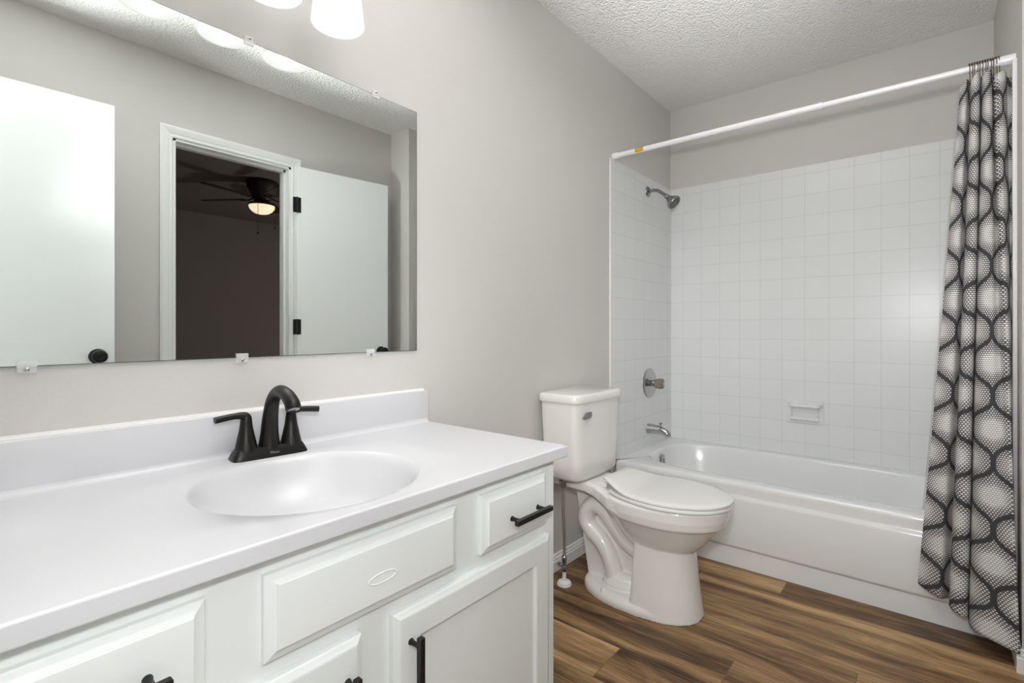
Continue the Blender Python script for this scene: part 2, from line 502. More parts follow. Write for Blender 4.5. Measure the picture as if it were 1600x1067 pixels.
# entrance wall, the camera stands in its doorway
EY0, EY1 = -1.503, -0.885
b = B()
box(b, XW - T, XW, YS, EY0, 0, ZC); box(b, XW - T, XW, EY1, YN, 0, ZC); box(b, XW - T, XW, EY0, EY1, 2.045, ZC)
struct('wall_west', b, M['paint'])

# tile surround (three glazed panels, 8 mm proud, with rounded edge trim)
TT = 0.008
b = B(); box(b, XT + 0.012, XE, YN - TT, YN, 0.36, TILE_TOP, 0.0); struct('wall_north_tile', b, M['tile_x'])
b = B(); box(b, XE - TT, XE, YA, YN - TT, 0.36, TILE_TOP); struct('wall_east_tile', b, M['tile_y'])
b = B(); box(b, XT + 0.012, XE - TT, YA, YA + TT, 0.36, TILE_TOP); struct('wall_alcove_tile', b, M['tile_x'])
b = B(); box(b, XT, XT + 0.0125, YN - TT - 0.002, YN, 0.30, TILE_TOP + 0.001, 0.003); struct('trim_1', b, M['caulk'], smooth=40)
b = B(); box(b, XT - 0.004, XT + 0.0125, YA, YA + TT + 0.004, 0.12, TILE_TOP + 0.001, 0.003); struct('trim_2', b, M['caulk'], smooth=40)

# baseboards
def base_prof(h=0.072, t=0.013):
    return [(0, 0), (t, 0), (t, h * 0.62), (t * 0.8, h * 0.68), (t * 0.85, h * 0.76), (t * 0.55, h * 0.84), (t * 0.5, h * 0.94), (t * 0.25, h), (0, h)]
b = B(); prism(b, [(YN - p, z) for p, z in base_prof()], 0, 1.062, 2.352); struct('baseboard_north', b, M['trim'])
b = B(); prism(b, [(YA + p, z) for p, z in base_prof()], 0, XP, 2.352); struct('baseboard_alcove', b, M['trim'])
b = B(); prism(b, [(XP - p, z) for p, z in base_prof()], 1, YS, YA + 0.013); struct('baseboard_partition', b, M['trim'])
b = B(); prism(b, [(YS + p, z) for p, z in base_prof()], 0, DX1 + 0.062, XP - 0.013)
prism(b, [(YS + p, z) for p, z in base_prof()], 0, XW, DX0 - 0.062); struct('baseboard_south', b, M['trim'])

# doorway to the bedroom: jambs, stops, casing
b = B()
box(b, DX0, DX0 + 0.018, YS - T, YS, 0, DZ); box(b, DX1 - 0.018, DX1, YS - T, YS, 0, DZ)
box(b, DX0, DX1, YS - T, YS, DZ - 0.018, DZ)
box(b, DX0 + 0.018, DX0 + 0.03, YS - 0.075, YS - 0.042, 0, DZ - 0.018); box(b, DX1 - 0.03, DX1 - 0.018, YS - 0.075, YS - 0.042, 0, DZ - 0.018)
box(b, DX0 + 0.018, DX1 - 0.018, YS - 0.075, YS - 0.042, DZ - 0.03, DZ - 0.018)
struct('trim_3', b, M['trim'])
def casing(bm, x0, x1, zt, yb, sgn, w=0.057):
    """mitred profiled casing round an opening; profile = (distance out from the opening, thickness)"""
    prof = [(0.0, 0.0), (0.0, 0.008), (0.006, 0.011), (0.016, 0.009), (0.022, 0.012), (0.040, 0.0165), (0.049, 0.0175), (0.052, 0.015), (w, 0.014), (w, 0.0)]
    rings = []
    for cx, cz, dx, dz in ((x0, 0.0, -1, 0), (x0, zt, -1, 1), (x1, zt, 1, 1), (x1, 0.0, 1, 0)):
        rings.append([(cx + dx * o_, yb + sgn * t_, cz + dz * o_) for o_, t_ in prof])
    loft(bm, rings)
b = B(); casing(b, DX0 + 0.004, DX1 - 0.004, DZ - 0.006, YS, 1); struct('trim_4', b, M['trim'])
# casing of the entrance doorway is on the hall side; a plain jamb lines the opening
b = B()
box(b, XW - T, XW, EY1 - 0.018, EY1, 0, 2.045); box(b, XW - T, XW, EY0, EY0 + 0.018, 0, 2.045); box(b, XW - T, XW, EY0, EY1, 2.027, 2.045)
struct('trim_5', b, M['trim'])

def door_leaf(name, hinge, tip, zt, knob_s, knob_z, knob_sides, hinge_z, side):
    """flat slab door standing open: hinge/tip are plan points, side = direction of the face that looks into the room"""
    h = Vector((hinge[0], hinge[1], 0)); tp = Vector((tip[0], tip[1], 0))
    W = (tp - h).length
    root = bpy.data.objects.new(name, None); root.location = h
    root.rotation_euler = (0, 0, math.atan2((tp - h).y, (tp - h).x)); COL.objects.link(root)
    root['kind'] = 'structure'
    b = B(); box(b, 0.002, W, -0.0175, 0.0175, 0.012, zt, 0.0015, 1); obj('door_slab', b, M['door'], root, local=True)
    for s in knob_sides:
        b = B()
        lathe(b, [(0.032, 0.0), (0.032, 0.004), (0.028, 0.008), (0.012, 0.010), (0.011, 0.028), (0.020, 0.033), (0.0265, 0.042), (0.0275, 0.052), (0.024, 0.060), (0.012, 0.064), (0.010, 0.0625), (0.004, 0.0625)],
              (knob_s, s * 0.0175, knob_z), (0, s, 0), 28)
        obj('door_knob', b, M['black'], root, local=True)
    for z in hinge_z:
        b = B(); tube(b, [(0.0, side * 0.020, z - 0.046), (0.0, side * 0.020, z + 0.046)], 0.0075, 12)
        box(b, 0.002, 0.022, side * 0.0170, side * 0.0195, z - 0.045, z + 0.045); box(b, -0.024, -0.002, side * 0.0150, side * 0.0195, z - 0.045, z + 0.045)
        obj('hinge', b, M['black'], root, local=True)
    return root
# leaf of the bedroom doorway, swung back almost flat to the wall
door_leaf('door_1', (1.487, -1.650), (2.084, -1.578), 2.03, 0.548, 0.915, (1, -1), (1.80, 1.075, 0.25), 1)
# entrance leaf, swung open along the opposite wall beside the camera
door_leaf('door_2', (-0.030, -1.512), (0.5794, -1.4800), 2.03, 0.553, 0.945, (1, -1), (1.80, 0.25), -1)

# bedroom beyond the doorway
BX0, BX1, BY0 = 0.0, 4.6, -5.4
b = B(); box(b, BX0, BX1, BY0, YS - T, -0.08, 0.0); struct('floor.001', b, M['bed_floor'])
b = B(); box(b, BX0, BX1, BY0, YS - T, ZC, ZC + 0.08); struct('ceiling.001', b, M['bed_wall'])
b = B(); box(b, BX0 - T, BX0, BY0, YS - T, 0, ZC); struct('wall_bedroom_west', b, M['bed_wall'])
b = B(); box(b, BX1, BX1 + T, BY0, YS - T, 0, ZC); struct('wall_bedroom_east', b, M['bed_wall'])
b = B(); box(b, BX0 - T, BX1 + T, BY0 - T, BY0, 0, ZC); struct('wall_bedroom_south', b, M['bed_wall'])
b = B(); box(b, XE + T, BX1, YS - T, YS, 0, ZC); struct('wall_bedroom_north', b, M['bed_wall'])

# ------------------------------------------------------------------ ceiling fan in the bedroom (seen in the mirror)
FX, FY = 2.118, -3.53
fan = thing('ceiling_fan', 'dark bladed ceiling fan with lit cream bowl, reflected through the bedroom doorway', 'ceiling fan', (FX, FY, ZC))
b = B(); lathe(b, [(0.125, 0.0), (0.135, -0.02), (0.13, -0.05), (0.105, -0.10), (0.085, -0.14), (0.075, -0.17), (0.06, -0.19)], (FX, FY, ZC), (0, 0, 1)); obj('motor_housing', b, M['fan_dark'], fan)
b = B(); lathe(b, [(0.06, -0.19), (0.115, -0.215), (0.12, -0.228), (0.105, -0.235)], (FX, FY, ZC), (0, 0, 1)); obj('light_fitter', b, M['fan_dark'], fan)
b = B(); lathe(b, [(0.112, -0.232), (0.108, -0.252), (0.09, -0.278), (0.06, -0.298), (0.02, -0.308), (0.003, -0.309)], (FX, FY, ZC), (0, 0, 1)); o = obj('light_bowl', b, M['bowl'], fan); o['label'] = 'lit cream glass bowl'
for k in range(5):
    a = radians(20 + 72 * k); c, s = cos(a), sin(a)
    b = B(); tl = radians(10)
    out = []
    for d, w in ((0.17, 0.045), (0.22, 0.058), (0.40, 0.066), (0.53, 0.066), (0.565, 0.052), (0.575, 0.03)):
        out.append((d, w))
    poly = [(d, w) for d, w in out] + [(d, -w) for d, w in reversed(out)]
    rings = []
    for dz in (-0.003, 0.003):
        rings.append([(FX + c * d - s * w * cos(tl), FY + s * d + c * w * cos(tl), ZC - 0.165 + w * sin(tl) + dz) for d, w in poly])
    loft(b, rings)
    bl = obj('blade', b, M['fan_dark'], fan)
    b = B(); tube(b, [(FX + c * 0.075, FY + s * 0.075, ZC - 0.15), (FX + c * 0.13, FY + s * 0.13, ZC - 0.172), (FX + c * 0.21, FY + s * 0.21, ZC - 0.17)], [0.012, 0.010, 0.014], 8, squash=0.5)
    obj('blade_arm', b, M['fan_dark'], bl)
lamp('bedroom_fill', 'POINT', (3.9, -2.5, 0.95), 30.0, (1.0, 0.93, 0.88), 0.10)  # added fill light, out of view, to brighten the dark bedroom; no fixture here
for dx, ln in ((-0.075, 0.27), (0.08, 0.20)):
    b = B(); tube(b, [(FX + dx, FY + 0.09, ZC - 0.22), (FX + dx, FY + 0.09, ZC - 0.22 - ln)], 0.0018, 6)
    lathe(b, [(0.003, 0.0), (0.008, -0.006), (0.006, -0.022), (0.002, -0.026)], (FX + dx, FY + 0.09, ZC - 0.22 - ln), (0, 0, 1), 10)
    obj('pull_chain', b, M['fan_dark'], fan)

# ------------------------------------------------------------------ mirror and its clips
MX0, MX1, MZ0, MZ1 = -0.014, 1.0475, 0.9914, 1.7555
mir = thing('wall_mirror', 'large frameless rectangular mirror on the wall above the white vanity', 'mirror', (0.5165, 0, MZ0))
b = B(); box(b, MX0, MX1, -0.0052, -0.0005, MZ0, MZ1); obj('mirror_back', b, M['mirror_edge'], mir, smooth=None)
b = B(); f = b.faces.new([b.verts.new(p) for p in ((MX0 + 0.0012, -0.0054, MZ0 + 0.0012), (MX1 - 0.0012, -0.0054, MZ0 + 0.0012), (MX1 - 0.0012, -0.0054, MZ1 - 0.0012), (MX0 + 0.0012, -0.0054, MZ1 - 0.0012))])
obj('mirror_face', b, M['mirror'], mir, smooth=None)
def clip(x, z, s, label, w=0.0135):
    """clear J-clip: s=+1 grips from below, -1 from above"""
    t = thing('mirror_clip', label, 'mirror clip', (x, -0.001, z), 'clear clips round the mirror edge')
    b = B(); box(b, x - w, x + w, -0.0045, -0.0006, z - 0.011 - (0 if s > 0 else -0.013), z - 0.001 + (0 if s > 0 else 0.013), 0.0008, 1) if False else None
    z0, z1 = (z - 0.012, z - 0.0004) if s > 0 else (z + 0.0004, z + 0.012)
    box(b, x - w, x + w, -0.0085, -0.0006, z0, z1, 0.001, 1)
    y0, y1 = (z - 0.002, z + 0.010) if s > 0 else (z - 0.010, z + 0.002)
    box(b, x - w, x + w, -0.0105, -0.0062, y0, y1, 0.001, 1)
    obj('clip_body', b, M['clear'], t)
    zs = (z0 + z1) / 2
    b = B(); lathe(b, [(0.0037, 0.0), (0.0037, 0.0016), (0.0026, 0.0026), (0.0008, 0.0028)], (x, -0.0086, zs), (0, -1, 0), 14)
    obj('screw', b, M['chrome'], t)
clip(0.1401, MZ0, 1, 'clear plastic clip on the mirror bottom edge, below the door with the black knob')
clip(0.5136, MZ0, 1, 'clear plastic clip on the mirror bottom edge, above the left faucet handle')
clip(0.8723, MZ0, 1, 'clear plastic clip on the mirror bottom edge, close to its lower corner by the toilet')
clip(0.5298, MZ1, -1, 'clear plastic clip on the mirror top edge, between two reflected lamp shades', 0.011)
clip(0.890, MZ1, -1, 'clear plastic clip on the mirror top edge, nearest its upper corner', 0.011)

# ------------------------------------------------------------------ vanity light
vl = thing('vanity_light', 'bath bar light with lit frosted glass shades above the mirror', 'wall light', (0.5245, 0, 1.98))
b = B(); box(b, 0.29, 0.76, -0.022, -0.0005, 1.965, 2.055, 0.006, 2); obj('backplate', b, M['dull_chrome'], vl)
for x in (0.361, 0.5245, 0.687):
    y = -0.138
    b = B(); tube(b, spline([(x, -0.02, 2.01), (x, -0.06, 2.03), (x, -0.11, 2.03), (x, y, 2.005), (x, y, 1.97)], 5), 0.008, 12); obj('arm', b, M['dull_chrome'], vl)
    b = B(); lathe(b, [(0.012, 1.99), (0.028, 1.985), (0.030, 1.955), (0.026, 1.950)], (x, y, 0), (0, 0, 1), 24); obj('socket', b, M['dull_chrome'], vl)
    b = B()
    lathe(b, [(0.030, 1.953), (0.044, 1.950), (0.050, 1.940), (0.0555, 1.895), (0.0605, 1.845), (0.0635, 1.818), (0.0625, 1.8165), (0.0600, 1.818), (0.0570, 1.845), (0.0520, 1.895), (0.0465, 1.936), (0.030, 1.946)], (x, y, 0), (0, 0, 1), 40)
    sh = obj('glass_shade', b, M['shade'], vl); sh['label'] = 'lit frosted white glass shade open at the bottom'
    b = B(); lathe(b, [(0.012, 1.957), (0.016, 1.950), (0.026, 1.930), (0.030, 1.909), (0.026, 1.889), (0.013, 1.880), (0.002, 1.878)], (x, y, 0), (0, 0, 1), 20)
    obj('bulb', b, M['bulb'], sh)
    lamp('bulb_light', 'POINT', (x, y, 1.868), BULB_W, (1.0, 0.98, 0.95), 0.012)

# ------------------------------------------------------------------ vanity cabinet
CX0, CX1, CYF, CZT = XW + 0.012, 1.060, -0.530, 0.7315
van = thing('vanity_cabinet', 'white painted vanity cabinet with black bar pulls under the sink top', 'cabinet', (0.5165, -0.27, 0))
b = B()
CZF = 0.7222
box(b, CX1 - 0.018, CX1, CYF, -0.004, 0.0, CZF, 0.001, 1); box(b, CX0, CX0 + 0.018, CYF, -0.004, 0.0, CZF)
box(b, CX0 + 0.004, CX1 - 0.006, CYF + 0.014, CYF + 0.023, CZF - 0.02, CZT); box(b, CX1 - 0.017, CX1 - 0.006, CYF + 0.023, -0.004, CZF - 0.02, CZT)  # set-back rail added so its gap makes the shadow strip under the counter
box(b, CX0 + 0.018, CX1 - 0.018, CYF, CYF + 0.019, 0.10, CZF); box(b, CX0 + 0.018, CX1 - 0.018, CYF + 0.019, -0.01, 0.10, 0.118)
box(b, CX0 + 0.018, CX1 - 0.018, -0.012, -0.004, 0.10, CZT)
obj('carcass', b, M['cabinet'], van, smooth=30)
b = B(); box(b, CX0 + 0.018, CX1 - 0.018, CYF + 0.06, CYF + 0.072, 0.0, 0.10); obj('toe_kick', b, M['kick'], van, smooth=None)
OGEE = [(0.0, 0.0), (0.0, 0.0085), (0.0008, 0.0098), (0.0022, 0.0105), (0.0090, 0.0128), (0.0155, 0.0160), (0.0158, 0.0182), (0.0168, 0.0190), (0.020, 0.0191)]
DOORP = [(0.0, 0.0), (0.0, 0.012), (0.0015, 0.014), (0.007, 0.0165), (0.011, 0.0185), (0.014, 0.019), (0.0555, 0.019), (0.0575, 0.0183), (0.0605, 0.0155), (0.0625, 0.0125), (0.066, 0.0115)]
def pull(name, parent, x, z, vertical, length=0.132, yf=CYF - 0.019):
    """square black bar on two round posts"""
    b = B(); h = 0.0058
    ya, yb_ = yf - 0.034, yf - 0.0225
    if vertical: box(b, x - h, x + h, ya, yb_, z - length / 2, z + length / 2, 0.0012, 1)
    else: box(b, x - length / 2, x + length / 2, ya, yb_, z - h, z + h, 0.0012, 1)
    for s in (-1, 1):
        d = s * 0.048
        px_, pz_ = (x, z + d) if vertical else (x + d, z)
        lathe(b, [(0.0062, 0.0), (0.0062, 0.002), (0.0045, 0.005), (0.0045, 0.018), (0.0055, 0.024)], (px_, yf + 0.0002, pz_), (0, -1, 0), 16)
    return obj(name, b, M['bronze'], parent)
def front(name, x0, x1, z0, z1, prof):
    b = B(); rect_panel(b, x0, x1, z0, z1, CYF - 0.0003, prof)
    return obj(name, b, M['cabinet'], van, smooth=None)
d1 = front('drawer', 0.7785, 1.012, 0.5795, 0.706, OGEE); pull('handle', d1, 0.918, 0.634, False)['label'] = 'black bar pull'
d2 = front('drawer', 0.018, 0.2515, 0.5795, 0.706, OGEE); pull('handle', d2, 0.137, 0.638, False)['label'] = 'black bar pull'
ff = front('false_front', 0.327, 0.7065, 0.579, 0.706, OGEE)
b = B()
tube(b, [(0.523 + 0.028 * cos(2 * pi * k / 40), CYF - 0.0193, 0.6335 + 0.0085 * sin(2 * pi * k / 40)) for k in range(41)], 0.0013, 6)
for k, (xa, xb, z) in enumerate(((0.503, 0.543, 0.6365), (0.500, 0.546, 0.6335), (0.503, 0.543, 0.6305))):
    tube(b, [(xa, CYF - 0.0191, z), (xb, CYF - 0.0191, z)], 0.0005, 6)
obj('oval_emblem', b, M['cabinet'], ff)
r1 = front('door', 0.5495, 1.0205, 0.115, 0.5525, DOORP); pull('handle', r1, 0.584, 0.446, True)['label'] = 'black bar pull'
r2 = front('door', 0.014, 0.485, 0.115, 0.5525, DOORP); pull('handle', r2, 0.4555, 0.441, True)['label'] = 'black bar pull'

# vanity top with integral oval basin
VX0, VX1, VYF, VYB, VZ, VZB = XW + 0.001, 1.0848, -0.556, -0.0005, 0.762, 0.7322
top = thing('washbasin', 'glossy white one-piece vanity top with oval basin and backsplash', 'sink', (0.5165, -0.28, VZB))
SX, SY, SA, SB, SD = 0.5255, -0.312, 0.213, 0.2065, 0.125
angs = [2 * pi * k / 144 for k in range(144)]
corners = [(VX0, VYF), (VX1, VYF), (VX1, VYB), (VX0, VYB)]
angs = sorted(angs + [math.atan2(y - SY, x - SX) % (2 * pi) for x, y in corners])
def edge_pt(a):
    c, s = cos(a), sin(a); t = 1e9
    if c > 1e-9: t = min(t, (VX1 - SX) / c)
    if c < -1e-9: t = min(t, (VX0 - SX) / c)
    if s > 1e-9: t = min(t, (VYB - SY) / s)
    if s < -1e-9: t = min(t, (VYF - SY) / s)
    return SX + c * t, SY + s * t
def ell(a):
    c, s = cos(a), sin(a); r = 1 / sqrt((c / SA) ** 2 + (s / SB) ** 2)
    return SX + c * r, SY + s * r
rings = []
prof = [(0.08, SD), (0.25, SD * 0.985), (0.45, SD * 0.92), (0.6, SD * 0.80), (0.72, SD * 0.65), (0.82, SD * 0.47), (0.89, SD * 0.305), (0.93, SD * 0.185), (0.96, SD * 0.10), (0.985, 0.0062), (1.0, 0.0034), (1.015, 0.0014), (1.03, 0.0)]
for r, dp in prof:
    rings.append([(SX + (ell(a)[0] - SX) * r, SY + (ell(a)[1] - SY) * r, VZ - dp) for a in angs])
for f in (0.3, 0.6, 0.8):
    rg = []
    for a in angs:
        e = ell(a); q = edge_pt(a); e = (SX + (e[0] - SX) * 1.03, SY + (e[1] - SY) * 1.03)
        rg.append((e[0] + (q[0] - e[0]) * f, e[1] + (q[1] - e[1]) * f, VZ))
    rings.append(rg)
def inset_ring(d, z):
    rg = []
    for a in angs:
        x, y = edge_pt(a)
        rg.append((min(max(x, VX0 + d), VX1 - d), min(max(y, VYF + d), VYB - d), z))
    return rg
rings += [inset_ring(0.0045, VZ), inset_ring(0.0034, VZ), inset_ring(0.0016, VZ - 0.0005), inset_ring(0.0005, VZ - 0.0016), inset_ring(0.0, VZ - 0.0034), inset_ring(0.0, VZ - 0.0045), inset_ring(0.0, VZB + 0.0035), inset_ring(0.0, VZB + 0.002), inset_ring(0.002, VZB), inset_ring(0.04, VZB)]
b = B(); loft(b, rings, cap0=True, cap1=False)
obj('counter', b, M['counter'], top, smooth=50)
b = B(); box(b, VX0, VX1 - 0.001, -0.0205, -0.0006, VZ - 0.004, 0.8625, 0.0035, 3)
# coved joint between the splash and the deck
pr = [(-0.0205, VZ + 0.012)] + [(-0.0205 - 0.012 * (1 - cos(t)), VZ + 0.012 * (1 - sin(t))) for t in (pi / 8, pi / 4, 3 * pi / 8)] + [(-0.0325, VZ), (-0.0325, VZ - 0.001), (-0.018, VZ - 0.001)]
prism(b, pr, 0, VX0, VX1 - 0.006)
obj('backsplash', b, M['counter'], top, smooth=40)
b = B(); prism(b, [(-0.0006, 0.8622), (-0.0145, 0.8622), (-0.010, 0.8655), (-0.004, 0.868), (-0.0006, 0.8685)], 0, VX0, VX1 - 0.012); obj('caulk_bead', b, M['caulk'], top)
b = B(); lathe(b, [(0.022, 0.0), (0.022, 0.003), (0.018, 0.004), (0.016, 0.0015), (0.004, 0.001)], (SX, SY, VZ - SD), (0, 0, 1), 24); obj('drain', b, M['bronze'], top)

# ------------------------------------------------------------------ faucet (built in its own frame, turned slightly on the deck)
fc = thing('basin_faucet', 'dark bronze two-handle centerset faucet with high arched spout behind the basin', 'faucet', (0.5495, -0.068, VZ))
fc.rotation_euler = (0, 0, radians(-5))
def rr(hx, hy, z, n=10, r=None, k=4.0):
    pts = []
    for i in range(4 * n):
        t = 2 * pi * i / (4 * n); c, s = cos(t), sin(t)
        pts.append((hx * math.copysign(abs(c) ** (2 / k), c), hy * math.copysign(abs(s) ** (2 / k), s), z))
    return pts
b = B(); loft(b, [rr(0.0835, 0.0285, 0.0, k=7), rr(0.0835, 0.0285, 0.003, k=7), rr(0.079, 0.025, 0.014, k=6), rr(0.0745, 0.0215, 0.022, k=6), rr(0.072, 0.020, 0.0245, k=6)])
bp_ = obj('base', b, M['bronze'], fc, local=True, smooth=35)
b = B()
cl = spline([(0, 0.0, 0.018), (0, -0.002, 0.055), (0, -0.008, 0.095), (0, -0.026, 0.134), (0, -0.062, 0.1555), (0, -0.104, 0.152), (0, -0.133, 0.137), (0, -0.142, 0.124)], 8)
n_ = len(cl)
KR = [0.0248, 0.0195, 0.0172, 0.0152, 0.0140, 0.0146, 0.0160, 0.0166]
rad = [KR[min(i // 8, 7)] + (KR[min(i // 8 + 1, 7)] - KR[min(i // 8, 7)]) * (i % 8) / 8 for i in range(n_)]
tube(b, cl, rad, 24)
obj('spout', b, M['bronze'], fc, local=True, smooth=50)
b = B(); lathe(b, [(0.0125, 0.0), (0.0125, 0.0015), (0.009, 0.002)], (0, -0.1422, 0.1235), (0, -0.5, -1), 20); obj('aerator', b, M['dull_chrome'], fc, local=True)
for s in (-1, 1):
    hx = s * 0.0508
    b = B(); lathe(b, [(0.0245, 0.018), (0.0235, 0.026), (0.0195, 0.045), (0.0150, 0.066), (0.0128, 0.082), (0.0125, 0.0875)], (hx, 0, 0), (0, 0, 1), 28)
    hb = obj('handle_body', b, M['bronze'], fc, local=True, smooth=50)
    b = B()
    pts = spline([(hx, 0, 0.0865), (hx, 0, 0.093), (hx + s * 0.005, 0, 0.0985), (hx + s * 0.024, -0.002, 0.1005), (hx + s * 0.066, -0.006, 0.0965)], 6)
    LR = [0.0122, 0.0116, 0.0098, 0.0070, 0.0074]
    tube(b, pts, [LR[min(i // 6, 4)] + (LR[min(i // 6 + 1, 4)] - LR[min(i // 6, 4)]) * (i % 6) / 6 for i in range(len(pts))], 18)
    obj('lever', b, M['bronze'], hb, local=True, smooth=50)
def text_mesh(body, size, depth=0.0002):
    cu = bpy.data.curves.new('lettering', 'FONT'); cu.body = body; cu.size = size; cu.extrude = depth; cu.align_x = 'CENTER'; cu.align_y = 'CENTER'
    tmp = bpy.data.objects.new('lettering', cu); COL.objects.link(tmp)
    dg = bpy.context.evaluated_depsgraph_get()
    me = bpy.data.meshes.new_from_object(tmp.evaluated_get(dg))
    bpy.data.objects.remove(tmp)
    bm = B(); bm.from_mesh(me); bpy.data.meshes.remove(me)
    return bm
b = text_mesh('Pfister', 0.0085)
bmesh.ops.transform(b, matrix=Matrix.Translation((0.004, -0.0265, 0.0105)) @ Matrix.Rotation(radians(72), 4, 'X'), verts=b.verts)
obj('lettering', b, mat('faucet_lettering', (0.35, 0.34, 0.33), 0.4, 0.8), bp_, local=True, smooth=None)

# ------------------------------------------------------------------ toilet
TX = 1.858
toi = thing('toilet', 'white two-piece toilet with closed lid between the vanity and the bathtub', 'toilet', (TX, -0.36, 0))
def egg(yb, ym, yf, hw, z, kb=2.0, kf=2.0, n=64, cx=TX):
    pts = []
    for i in range(n):
        t = 2 * pi * i / n; c, s = cos(t), sin(t)
        k = kb if s > 0 else kf
        pts.append((cx + hw * math.copysign(abs(c) ** (2 / k), c), ym + ((yb - ym) if s > 0 else (ym - yf)) * math.copysign(abs(s) ** (2 / k), s), z))
    return pts
b = B()
loft(b, [egg(-.27, -.49, -.715, .165, .424, 2.6), egg(-.265, -.49, -.724, .176, .4225, 2.6), egg(-.262, -.49, -.727, .180, .416, 2.6), egg(-.262, -.49, -.724, .178, .385, 2.6),
         egg(-.266, -.49, -.716, .172, .357, 2.5), egg(-.27, -.49, -.708, .164, .351, 2.4), egg(-.275, -.485, -.695, .150, .345, 2.3), egg(-.285, -.48, -.672, .135, .315, 2.2),
         egg(-.31, -.475, -.645, .118, .28, 2.2), egg(-.33, -.47, -.618, .100, .25, 2.2), egg(-.35, -.47, -.585, .080, .225, 2.2)])
# pedestal with a flat back
loft(b, [egg(-.402, -.46, -.600, .100, .262, 9, 2.2), egg(-.402, -.46, -.604, .103, .235, 9, 2.2), egg(-.400, -.455, -.616, .116, .12, 9, 2.2), egg(-.398, -.45, -.629, .130, .02, 9, 2.2), egg(-.398, -.45, -.632, .133, .0, 9, 2.2)])
# foot flange
loft(b, [egg(-.150, -.40, -.630, .142, .0, 2.2), egg(-.150, -.40, -.630, .142, .018, 2.2), egg(-.155, -.40, -.624, .136, .030, 2.2), egg(-.175, -.40, -.60, .112, .040, 2.2)])
# web behind the pedestal
prism(b, [(-.165, .01), (-.095, .41), (-.42, .41), (-.42, .01)], 0, TX - .018, TX + .018)
# trapway
def trap(pts, r, dx):
    tube(b, spline([(TX + dx, y, z) for y, z in pts], 6), r, 20)
for dx in (-.030, .030):
    trap([(-.300, .015), (-.292, .075), (-.270, .140), (-.235, .190), (-.190, .225), (-.163, .262), (-.172, .308), (-.210, .335), (-.255, .318), (-.300, .270), (-.345, .225), (-.410, .195)], .037, dx)
    trap([(-.290, .36), (-.318, .30), (-.355, .255), (-.42, .225)], .045, dx * .8)
loft(b, [egg(-.235, -.33, -.42, .085, .02, 2.5), egg(-.24, -.33, -.42, .082, .05, 2.5), egg(-.25, -.33, -.42, .066, .075, 2.5), egg(-.27, -.33, -.42, .045, .09, 2.5)])
# deck that carries the tank
def sec(y, hw, zl, zh, n=8):
    k = 6.0; cz, hz = (zl + zh) / 2, (zh - zl) / 2
    out = []
    for i in range(32):
        t = 2 * pi * i / 32; c, s = cos(t), sin(t)
        out.append((TX + hw * math.copysign(abs(c) ** (2 / k), c), y, cz + hz * math.copysign(abs(s) ** (2 / k), s)))
    return out
loft(b, [sec(-.035, .098, .400, .444), sec(-.19, .100, .395, .442), sec(-.235, .106, .386, .438), sec(-.275, .122, .374, .430), (sec(-.315, .145, .362, .4255)), sec(-.36, .162, .356, .423), sec(-.42, .168, .353, .421)])
bowl = obj('bowl', b, M['ceramic'], toi, smooth=180)
rm = bowl.modifiers.new('fuse', 'REMESH'); rm.mode = 'VOXEL'; rm.voxel_size = 0.0034; rm.use_smooth_shade = True
sm = bowl.modifiers.new('soften', 'SMOOTH'); sm.factor = 0.5; sm.iterations = 4
for dx in (-.106, .106):
    b = B(); lathe(b, [(0.014, 0.0), (0.014, 0.008), (0.011, 0.016), (0.005, 0.020), (0.001, 0.0205)], (TX + dx, -.285, .026), (0, 0, 1), 20); obj('bolt_cap', b, M['ceramic'], toi)

def tank_ring(hw, yb, yf, z, bow=0.012, k=9.0, n=64):
    pts = []
    for i in range(n):
        t = 2 * pi * i / n; c, s = cos(t), sin(t)
        x = hw * math.copysign(abs(c) ** (2 / k), c); ym = (yb + yf) / 2; hy = (yb - yf) / 2
        y = ym + hy * math.copysign(abs(s) ** (2 / k), s)
        if s < 0: y -= bow * (1 - (x / hw) ** 2) * min(1, abs(s) * 1.5)
        pts.append((TX + 0.006 + x, y, z))
    return pts
b = B()
loft(b, [tank_ring(.135, -.05, -.165, .4425), tank_ring(.158, -.035, -.190, .4475), tank_ring(.166, -.028, -.197, .460), tank_ring(.172, -.025, -.199, .52), tank_ring(.182, -.020, -.203, .70), tank_ring(.184, -.019, -.204, .762)])
obj('tank', b, M['ceramic'], toi, smooth=50)
b = B()
loft(b, [tank_ring(.184, -.019, -.204, .7625), tank_ring(.191, -.014, -.211, .7640), tank_ring(.193, -.012, -.213, .770), tank_ring(.192, -.012, -.212, .790), tank_ring(.188, -.016, -.208, .7965), tank_ring(.178, -.024, -.200, .799)])
obj('tank_lid', b, M['ceramic'], toi, smooth=50)
b = B()
lathe(b, [(0.011, 0.0), (0.011, 0.008), (0.007, 0.012)], (TX - .112, -.2085, .716), (0, -1, 0), 18)
loft(b, [[(x, -.2185 - th, z) for x, z in ((TX - .165, .707), (TX - .150, .7025), (TX - .105, .7035), (TX - .095, .710), (TX - .095, .727), (TX - .105, .7295), (TX - .135, .728))] for th in (0.0, 0.008)])
lv = obj('flush_lever', b, M['dull_chrome'], toi, smooth=30); lv['label'] = 'chrome flush lever'
bmod = lv.modifiers.new('soft', 'BEVEL'); bmod.width = 0.002; bmod.segments = 2

